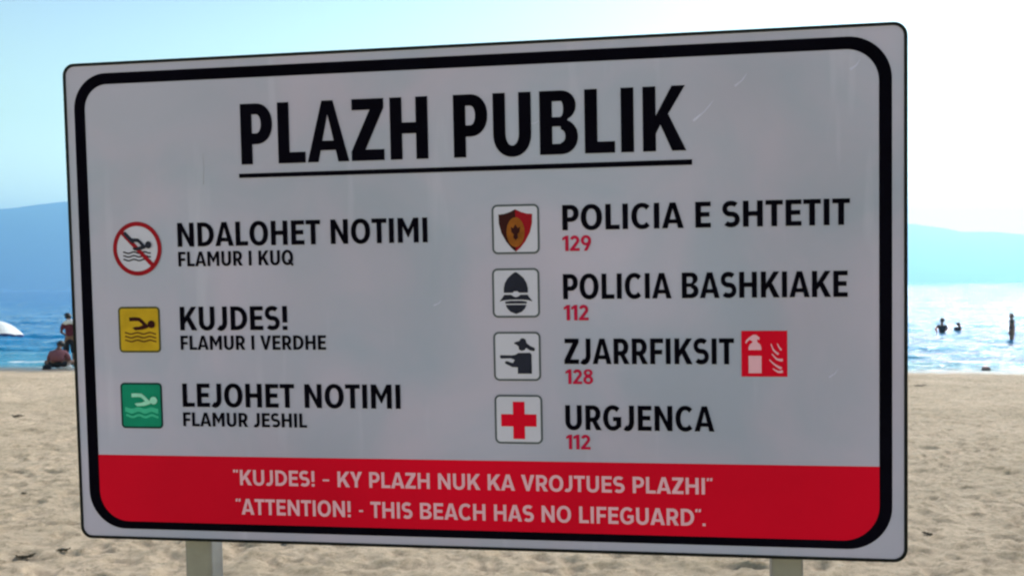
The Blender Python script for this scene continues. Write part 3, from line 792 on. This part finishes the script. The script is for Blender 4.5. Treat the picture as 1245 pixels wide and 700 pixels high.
# ---------------------------------------------------------------- people
def skin_mat(name, col):
    ma = tinted(name, col, 0.06, 12, 0.5, 0.4)
    ma.node_tree.nodes['Principled BSDF'].inputs['Subsurface Weight'].default_value = 0.1
    ma.node_tree.nodes['Principled BSDF'].inputs['Subsurface Radius'].default_value = (0.03, 0.01, 0.005)
    return ma
M_skin = skin_mat('backlit_dark_skin', (0.15, 0.070, 0.048))  # skin colour darkened so backlit bathers read as silhouettes
M_hair = tinted('dark_hair', (0.012, 0.010, 0.012), 0.3, 60, 0.55, 0.4, 0.5, 0, 300)
M_mauve = tinted('mauve_cotton', (0.20, 0.075, 0.095), 0.15, 14, 0.9, 0.2, 0.6, 0, 40, 0.02)
M_maroon = tinted('maroon_cotton', (0.10, 0.018, 0.035), 0.15, 14, 0.9, 0.2, 0.6, 0, 40, 0.02)
M_dark = tinted('dark_cloth_and_silhouette', (0.015, 0.014, 0.022), 0.2, 14, 0.85, 0.2, 0.4, 0, 40, 0.02)  # dark cloth; on the bathers its colour paints the backlit silhouette
M_towel = tinted('pale_towel', (0.66, 0.64, 0.68), 0.08, 30, 0.95, 0.1, 0.8, 0, 120, 0.01)
M_eye = tinted('eye_dark', (0.02, 0.015, 0.012), 0.1, 10, 0.2, 0.5)

def skinned(name, pts, edges, rad, mat, parent, root_i=0, sub=1):
    me = bpy.data.meshes.new(name)
    me.from_pydata([tuple(p) for p in pts], edges, [])
    me.materials.append(mat)
    o = bpy.data.objects.new(name, me); COL.objects.link(o)
    if parent: o.parent = parent
    sk = o.modifiers.new('skin', 'SKIN'); sk.use_smooth_shade = True; sk.branch_smoothing = 0.4
    if not me.skin_vertices: pass
    for i, r in enumerate(rad):
        v = me.skin_vertices[0].data[i]
        v.radius = r if isinstance(r, tuple) else (r, r); v.use_root = (i == root_i)
    sb = o.modifiers.new('subdivision', 'SUBSURF'); sb.levels = sub; sb.render_levels = sub
    return o

def person(label, loc, rotz, J, shirt=None, shorts=None, group=None, leg=.5, k=1.0, sleeve=0.6, loose=1.0):
    """J: dict of joints (local, metres, facing +Y)"""
    mw_ = Matrix.Translation(loc) @ Matrix.Rotation(rotz, 4, 'Z') @ Matrix.Scale(k, 4)
    root = empty('person', mw_)
    tag(root, label, 'person', group)
    V = lambda n: Vector(J[n])
    names, pts, rad, edges = {}, [], [], []
    def add(n, p, r, prev=None):
        names[n] = len(pts); pts.append(Vector(p)); rad.append(r)
        if prev: edges.append((names[prev], names[n]))
    add('pelvis', V('pelvis'), .125)
    add('waist', V('waist'), .115, 'pelvis')
    add('chest', V('chest'), .135, 'waist')
    add('neckb', V('neck') * .55 + V('chest') * .45, .075, 'chest')
    add('neck', V('neck'), .052, 'neckb')
    hd_ = V('head'); nk = V('neck'); upv = (hd_ - nk).normalized()
    face = Vector(J.get('face', (0, 1, 0))).normalized(); side = face.cross(upv).normalized()
    add('jaw', hd_ - upv * .045 + face * .015, (.070, .075), 'neck')
    add('head', hd_ + upv * .02, (.082, .095), 'jaw')
    add('crown', hd_ + upv * .085 - face * .01, .060, 'head')
    add('nose', hd_ - upv * .01 + face * .108, .012, 'head')
    for sg, sd_ in ((-1, 'l'), (1, 'r')):
        add('ear' + sd_, hd_ + side * (.088 * sg), .014, 'head')
        add('sh' + sd_, V('shoulder_' + sd_), .062, 'chest')
        add('el' + sd_, V('elbow_' + sd_), .043, 'sh' + sd_)
        add('wr' + sd_, V('wrist_' + sd_), .029, 'el' + sd_)
        d = (V('wrist_' + sd_) - V('elbow_' + sd_)).normalized()
        sv = d.cross(Vector((0, 0, 1)));
        if sv.length < .1: sv = d.cross(Vector((1, 0, 0)))
        sv.normalize(); dn = d.cross(sv).normalized()
        add('pa' + sd_, V('wrist_' + sd_) + d * .055, (.038, .020), 'wr' + sd_)
        for f_ in range(4):
            o_ = sv * (.030 - .020 * f_); ln = (.07, .08, .075, .058)[f_]
            add('k%d%s' % (f_, sd_), V('wrist_' + sd_) + d * .095 + o_, .010, 'pa' + sd_)
            add('f%d%s' % (f_, sd_), V('wrist_' + sd_) + d * (.095 + ln * .55) + o_ + dn * .010, .009, 'k%d%s' % (f_, sd_))
            add('t%d%s' % (f_, sd_), V('wrist_' + sd_) + d * (.095 + ln) + o_ + dn * .030, .007, 'f%d%s' % (f_, sd_))
        add('th' + sd_, V('wrist_' + sd_) + d * .05 + sv * .050, .012, 'pa' + sd_)
        add('tt' + sd_, V('wrist_' + sd_) + d * .085 + sv * .066, .009, 'th' + sd_)
        add('hp' + sd_, V('hip_' + sd_), .095, 'pelvis')
        add('kn' + sd_, V('knee_' + sd_), .062, 'hp' + sd_)
        cf = V('knee_' + sd_) * .68 + V('ankle_' + sd_) * .32
        add('ca' + sd_, cf, .056, 'kn' + sd_)
        add('an' + sd_, V('ankle_' + sd_), .036, 'ca' + sd_)
        add('to' + sd_, V('toe_' + sd_), (.042, .026), 'an' + sd_)
    skinned('body', pts, edges, rad, M_skin, root)
    # hair cap
    bm = bmesh.new(); bmesh.ops.create_uvsphere(bm, u_segments=18, v_segments=12, radius=1)
    for v in list(bm.verts):
        if v.co.z < -0.75 or (v.co.y > 0.45 and v.co.z < 0.30): bm.verts.remove(v)
    rt_ = Matrix((side, face, upv)).transposed()
    for v in bm.verts:
        c = v.co.copy(); wob_ = 1 + .05 * math.sin(c.x * 9 + c.z * 7)
        v.co = hd_ + upv * .035 + rt_ @ Vector((c.x * .098 * wob_, c.y * .112 * wob_ - .008, c.z * .112 * wob_))
    h_ = bm_obj('hair', bm, M_hair, root, True)
    sm = h_.modifiers.new('thickness', 'SOLIDIFY'); sm.thickness = .012
    for sg in (-1, 1):
        bm = bmesh.new(); bmesh.ops.create_icosphere(bm, subdivisions=2, radius=.011, matrix=Matrix.Translation(hd_ + upv * .015 + face * .086 + side * .032 * sg))
        bm_obj('eye', bm, M_eye, root, True)
    if shirt:
        P_ = [V('pelvis') * .75 + V('waist') * .25, V('waist'), V('chest'), V('neck') * .45 + V('chest') * .55]
        E_ = [(0, 1), (1, 2), (2, 3)]; R_ = [.155 * loose, .142 * loose, .158 * (loose + 1) / 2, .095]
        for sd_ in 'lr':
            i = len(P_)
            P_ += [V('shoulder_' + sd_), V('shoulder_' + sd_) * (1 - sleeve) + V('elbow_' + sd_) * sleeve]
            E_ += [(2, i), (i, i + 1)]; R_ += [.082, .070]
        skinned('shirt', P_, E_, R_, shirt, root, 0)
    if shorts:
        P_ = [V('pelvis') + (V('waist') - V('pelvis')) * .35, V('pelvis')]; E_ = [(0, 1)]; R_ = [.138, .150]
        for sd_ in 'lr':
            i = len(P_)
            P_ += [V('hip_' + sd_), V('hip_' + sd_) * (1 - leg) + V('knee_' + sd_) * leg]; E_ += [(1, i), (i, i + 1)]; R_ += [.118, .098]
        skinned('shorts', P_, E_, R_, shorts, root, 1)
    return root

def ground(px_, dist):
    """world x for an image column at a forward distance"""
    return (px_ - 622.5) / F_PX * dist

stand = dict(pelvis=(0, 0, .92), waist=(0, 0, 1.07), chest=(0, 0, 1.28), neck=(0, 0, 1.47), head=(0, .02, 1.60),
             shoulder_l=(-.18, 0, 1.38), elbow_l=(-.24, -.02, 1.12), wrist_l=(-.22, .08, .88),
             shoulder_r=(.18, 0, 1.38), elbow_r=(.24, -.02, 1.12), wrist_r=(.22, .08, .88),
             hip_l=(-.10, 0, .88), knee_l=(-.11, .02, .49), ankle_l=(-.11, 0, .08), toe_l=(-.12, .17, .03),
             hip_r=(.10, 0, .88), knee_r=(.11, .02, .49), ankle_r=(.11, 0, .08), toe_r=(.12, .17, .03))
sit = dict(pelvis=(0, 0, .12), waist=(0, .03, .25), chest=(0, .11, .43), neck=(0, .19, .545), head=(0.01, .27, .605), face=(0, .8, -.5),
           shoulder_l=(-.17, .12, .41), elbow_l=(-.27, .16, .20), wrist_l=(-.20, .38, .18),
           shoulder_r=(.17, .12, .41), elbow_r=(.27, .18, .20), wrist_r=(.20, .40, .18),
           hip_l=(-.11, .04, .11), knee_l=(-.40, .33, .16), ankle_l=(.06, .50, .06), toe_l=(.18, .56, .04),
           hip_r=(.11, .04, .11), knee_r=(.40, .33, .16), ankle_r=(-.06, .60, .06), toe_r=(-.18, .64, .04))

D1 = 27.6
x1_ = ground(68.5, D1)
person('person in mauve shirt sitting hunched on the sand at the water edge, back turned',
       Vector((x1_, D1, sand_z(x1_, D1))), R(6), sit, M_mauve, M_dark, k=1.02, sleeve=.95, loose=1.45)
# standing figure with towel over shoulders, half hidden by the sign
st2 = dict(stand); st2['head'] = (-.05, .06, 1.585); st2['face'] = (-.5, .8, -.2)
st2['elbow_l'] = (-.25, .05, 1.13); st2['wrist_l'] = (-.12, .24, 1.02)
D2 = 28.6; x2_ = ground(84.5, D2)
pp = person('standing person in maroon shirt with towel round neck, behind the sitting figure',
            Vector((x2_, D2, SEA - .08)), R(20), st2, M_maroon, M_dark, k=.90, sleeve=.75, leg=1.1)
# towel: a draped collar over neck and shoulders
tw = []
nth = 24
for ri, (rx_, ry_, zz) in enumerate(((.075, .085, 1.50), (.11, .12, 1.475), (.175, .145, 1.43), (.205, .155, 1.37))):
    for i in range(nth):
        a = 2 * math.pi * i / nth
        tw.append((rx_ * math.cos(a), ry_ * math.sin(a), zz + .012 * math.sin(5 * a + ri)))
tf = [(r * nth + i, r * nth + (i + 1) % nth, (r + 1) * nth + (i + 1) % nth, (r + 1) * nth + i) for r in range(3) for i in range(nth)]
towel = mesh_obj('towel', tw, tf, M_towel, None, True)
towel.matrix_world = pp.matrix_world.copy()
tm = towel.modifiers.new('thickness', 'SOLIDIFY'); tm.thickness = .015
tag(towel, 'pale towel draped round the neck of the standing person left of the sign', 'towel')

# white bag on the sand beside the sitter
def blob(name, loc, rx, ry, rz, mat, seed, rough=.12, parent=None):
    bm = bmesh.new(); bmesh.ops.create_icosphere(bm, subdivisions=3, radius=1)
    r = random.Random(seed); ph = [r.random() * 6 for _ in range(6)]
    for v in bm.verts:
        c = v.co; k = 1 + rough * (math.sin(3 * c.x + ph[0]) * math.cos(4 * c.y + ph[1]) + .6 * math.sin(7 * c.z + ph[2] + 3 * c.x) + .4 * math.sin(9 * c.y + ph[3]))
        v.co = Vector((c.x * rx * k, c.y * ry * k, max(c.z, -.45) * rz * k))
    o = bm_obj(name, bm, mat, parent, True); o.location = loc
    return o
bx_ = ground(83.5, 27.0)
bag = blob('bag', (bx_, 27.0, sand_z(bx_, 27.0) + .04), .075, .06, .09, M_towel, 3, .1)
tag(bag, 'small white bundled bag on the sand just right of the sitting person', 'bag')
hb = []
for side_ in (-1,):
    pts_ = [(.04 * math.cos(t), 0, .08 + .05 * math.sin(t)) for t in [math.pi * k / 10 for k in range(11)]]
ha = skinned('handle', pts_, [(i, i + 1) for i in range(10)], [.008] * 11, M_towel, bag, 0)
# dark rucksack at the sitter's left
bx_ = ground(56, 27.3)
ru = blob('bag', (bx_, 27.3, sand_z(bx_, 27.3) + .04), .11, .09, .09, M_dark, 9, .08)
tag(ru, 'low dark bag on the sand against the left side of the sitting person', 'bag')
pts_ = [(.05 * math.cos(t) - .02, -.04, .07 + .05 * math.sin(t)) for t in [math.pi * k / 10 for k in range(11)]]
skinned('strap', pts_, [(i, i + 1) for i in range(10)], [.010] * 11, M_dark, ru, 0)
# dark lump on the wet sand, right of the sign
sx_ = ground(1198.5, 25.2)
stn = blob('beach_stone', (sx_, 25.2, sand_z(sx_, 25.2) + .03), .10, .07, .075, tinted('dark_wet_stone', (.035, .028, .024), .3, 20, .45, .5, .8, 0, 60, .01), 5, .14)
tag(stn, 'small dark stone on the wet sand right of the sign', 'stone')

# bathers: skin and shirts coloured dark to paint their backlit silhouettes
b1 = dict(stand); b1.update(elbow_l=(-.31, .05, 1.20), wrist_l=(-.16, .14, 1.06), elbow_r=(.31, .05, 1.20), wrist_r=(.16, .14, 1.06), head=(.01, .0, 1.61))
D3 = 44.0
person('dark silhouetted bather waist deep in the glitter with elbows held out', Vector((ground(1145, D3), D3, SEA - .90)), R(10), b1, M_dark, M_dark, 'bathers standing in the sea', k=.88)
b2 = dict(stand); b2.update(chest=(.03, .03, 1.26), neck=(.10, .05, 1.42), head=(.02, .10, 1.52), wrist_l=(-.12, .25, 1.15), elbow_l=(-.18, .08, 1.15), shoulder_l=(-.13, .02, 1.36), shoulder_r=(.14, .03, 1.32), elbow_r=(.19, 0, 1.1), wrist_r=(.2, .05, .9))
D4 = 44.5
person('small bather leaning over chest deep, right beside the bather with elbows out', Vector((ground(1163.5, D4), D4, SEA - .98)), R(-60), b2, M_dark, M_dark, 'bathers standing in the sea', k=.86)
b3 = dict(stand); b3.update(elbow_l=(-.19, -.02, 1.14), wrist_l=(-.16, .06, .92), elbow_r=(.19, -.02, 1.14), wrist_r=(.16, .06, .92))
D5 = 37.5
person('slim bather standing thigh deep and side on at the right edge of the photo', Vector((ground(1230, D5), D5, SEA - .36)), R(78), b3, M_dark, M_dark, 'bathers standing in the sea', k=.78)

# ---------------------------------------------------------------- parasol at the far left
def parasol():
    D = 28.2; x = ground(-3, D)
    z0 = sand_z(x, D)
    rt_ = empty('parasol', Matrix.Translation((x, D, max(z0, SEA - .05))))
    tag(rt_, 'small white beach parasol with blue underside at the left edge of the photo', 'parasol')
    hz_ = SEA + .93 + .0 - max(z0, SEA - .05)
    til = Matrix.Translation((0, 0, hz_)) @ Matrix.Rotation(R(-5), 4, 'X') @ Matrix.Rotation(R(3), 4, 'Y')
    # pole
    skinned('pole', [(0, 0, -.25), (0, 0, hz_ * .5), (0, 0, hz_ + .28)], [(0, 1), (1, 2)], [.014] * 3, M_towel, rt_, 0)
    M_w = tinted('white_parasol_cloth', (.82, .82, .82), .04, 10, .85, .2, .4, 0, 60, .01)
    M_b = tinted('blue_parasol_lining', (.03, .07, .26), .15, 10, .85, .2)
    RR = .655; seg = 48; rings = 9
    def canopy(dz, rr):
        vs = []
        for r in range(rings + 1):
            f = r / rings
            for i in range(seg):
                a = 2 * math.pi * i / seg
                sc = 1 - .035 * f * (1 - abs(math.cos(4 * a)))          # eight gores, straight between ribs
                z = .33 * (1 - f ** 1.9) - .02 * f * (1 - abs(math.cos(4 * a))) + dz
                vs.append(til @ Vector((rr * max(f, .002) * sc * math.cos(a), rr * max(f, .002) * sc * math.sin(a), z)))
        fs = [(r * seg + i, r * seg + (i + 1) % seg, (r + 1) * seg + (i + 1) % seg, (r + 1) * seg + i) for r in range(rings) for i in range(seg)]
        return vs, fs
    v, f = canopy(0, RR); mesh_obj('canopy', v, f, M_w, rt_, True)
    v, f = canopy(-.012, RR * .985); mesh_obj('lining', v, f, M_b, rt_, True)
    vs = []
    for i in range(96):
        a = 2 * math.pi * i / 96; k = abs(math.sin(8 * a)) ** .6
        sc = 1 - .035 * (1 - abs(math.cos(4 * a)))
        for rr, zz in ((RR * sc, -.02 * (1 - abs(math.cos(4 * a)))), (RR * sc * .995, -.035 - .03 * k)):
            vs.append(til @ Vector((rr * math.cos(a), rr * math.sin(a), zz)))
    mesh_obj('valance', vs, [(2 * i, 2 * i + 1, (2 * i + 3) % 192, (2 * i + 2) % 192) for i in range(96)], M_b, rt_, True)
    for i in range(8):
        a = 2 * math.pi * i / 8
        p0 = til @ Vector((0, 0, .29)); p1 = til @ Vector((RR * .98 * math.cos(a), RR * .98 * math.sin(a), -.03))
        pm = til @ Vector((RR * .55 * math.cos(a), RR * .55 * math.sin(a), .19))
        skinned('rib', [p0, pm, p1], [(0, 1), (1, 2)], [.005] * 3, M_towel, rt_, 0, 0)
    bm = bmesh.new(); bmesh.ops.create_uvsphere(bm, u_segments=12, v_segments=8, radius=.022, matrix=Matrix.Translation(til @ Vector((0, 0, .345))))
    bm_obj('finial', bm, M_towel, rt_, True)
parasol()

# ---------------------------------------------------------------- dried seaweed scraps, and dark strands standing in for a shaded hollow
M_weed = tinted('dry_dark_seaweed', (.075, .060, .038), .35, 60, .9, .2, .5, 0, 200, .004)
def weed(label, x, y, n, ln, seed):
    r = random.Random(seed); z = sand_z(x, y)
    bm = bmesh.new()
    for _ in range(n):
        cx_, cy_ = r.uniform(-.35, .35) * ln, r.gauss(0, ln * .06); a = r.gauss(0, .45); l_ = ln * r.uniform(1.2, 2.4); wd = r.uniform(.004, .009)
        prev = None
        for k in range(6):
            t = (k / 5 - .5) * l_
            px_, py_ = cx_ + t * math.cos(a + .8 * t / ln), cy_ + t * math.sin(a + .8 * t / ln)
            zz = sand_z(x + px_, y + py_) - z + .004 + .012 * abs(math.sin(k * 1.7 + cx_ * 90))
            cur = [bm.verts.new((px_, py_ - wd, zz)), bm.verts.new((px_, py_, zz + wd * .9)), bm.verts.new((px_, py_ + wd, zz))]
            if prev:
                bm.faces.new((prev[0], cur[0], cur[1], prev[1])); bm.faces.new((prev[1], cur[1], cur[2], prev[2])); bm.faces.new((prev[2], cur[2], cur[0], prev[0]))
            prev = cur
    o = bm_obj('seaweed', bm, M_weed, None, False); o.location = (x, y, z)
    tag(o, label, 'seaweed', 'dried seaweed scraps on the sand')
    return o
def pix_ground(px_, py_):
    d = (fwd + c_right * ((px_ - 622.5) / F_PX) - c_up * ((py_ - 350) / F_PX))
    t = 3.0
    for _ in range(400):
        p = CAM_LOC + d * t
        if p.z < sand_z(p.x, p.y) or t > 40: break
        t *= 1.01
    return p
for lab, px_, py_, n, ln, sd_ in (('dark dried seaweed scrap at the bottom left corner below the sign corner', 76, 677, 10, .05, 1),
                                 ('broken line of seaweed scraps at the very left bottom edge', 28, 680, 10, .07, 2),
                                 ('thin strand of seaweed on the sand left of the red band', 20, 507, 6, .13, 3),
                                 ('small seaweed scrap on the sand left of the board lower corner', 28, 604, 5, .03, 4),
                                 ('dark strand just right of the board, standing in for a shaded hollow', 1118, 470, 9, .16, 5),  # dark strands laid in place of the shade in a sand hollow
                                 ('dark scrap on the sand right of the lower board corner', 1128, 653, 7, .05, 6)):  # small dark strands over a dark spot in the sand
    p = pix_ground(px_, py_); weed(lab, p.x, p.y, n, ln * .75, sd_)

# ---------------------------------------------------------------- haze over the bay
def haze():
    x0, x1, y0, y1, z0, z1 = -15000, 15000, -300, 9800, -8, 680
    vs = [(x, y, z) for x in (x0, x1) for y in (y0, y1) for z in (z0, z1)]
    fs = [(0, 1, 3, 2), (4, 6, 7, 5), (0, 4, 5, 1), (2, 3, 7, 6), (0, 2, 6, 4), (1, 5, 7, 3)]
    ma = bpy.data.materials.new('sea_haze'); ma.use_nodes = True; t = ma.node_tree; t.nodes.clear()
    o_ = t.nodes.new('ShaderNodeOutputMaterial'); v = t.nodes.new('ShaderNodeVolumePrincipled')
    v.inputs['Color'].default_value = (0.41, 0.735, 1.0, 1); v.inputs['Density'].default_value = 2.7e-4
    v.inputs['Anisotropy'].default_value = 0.66
    t.links.new(v.outputs[0], o_.inputs['Volume'])
    h = mesh_obj('haze', vs, fs, ma)
    tag(h, 'pale blue sea haze over the bay', kind='stuff')
haze()
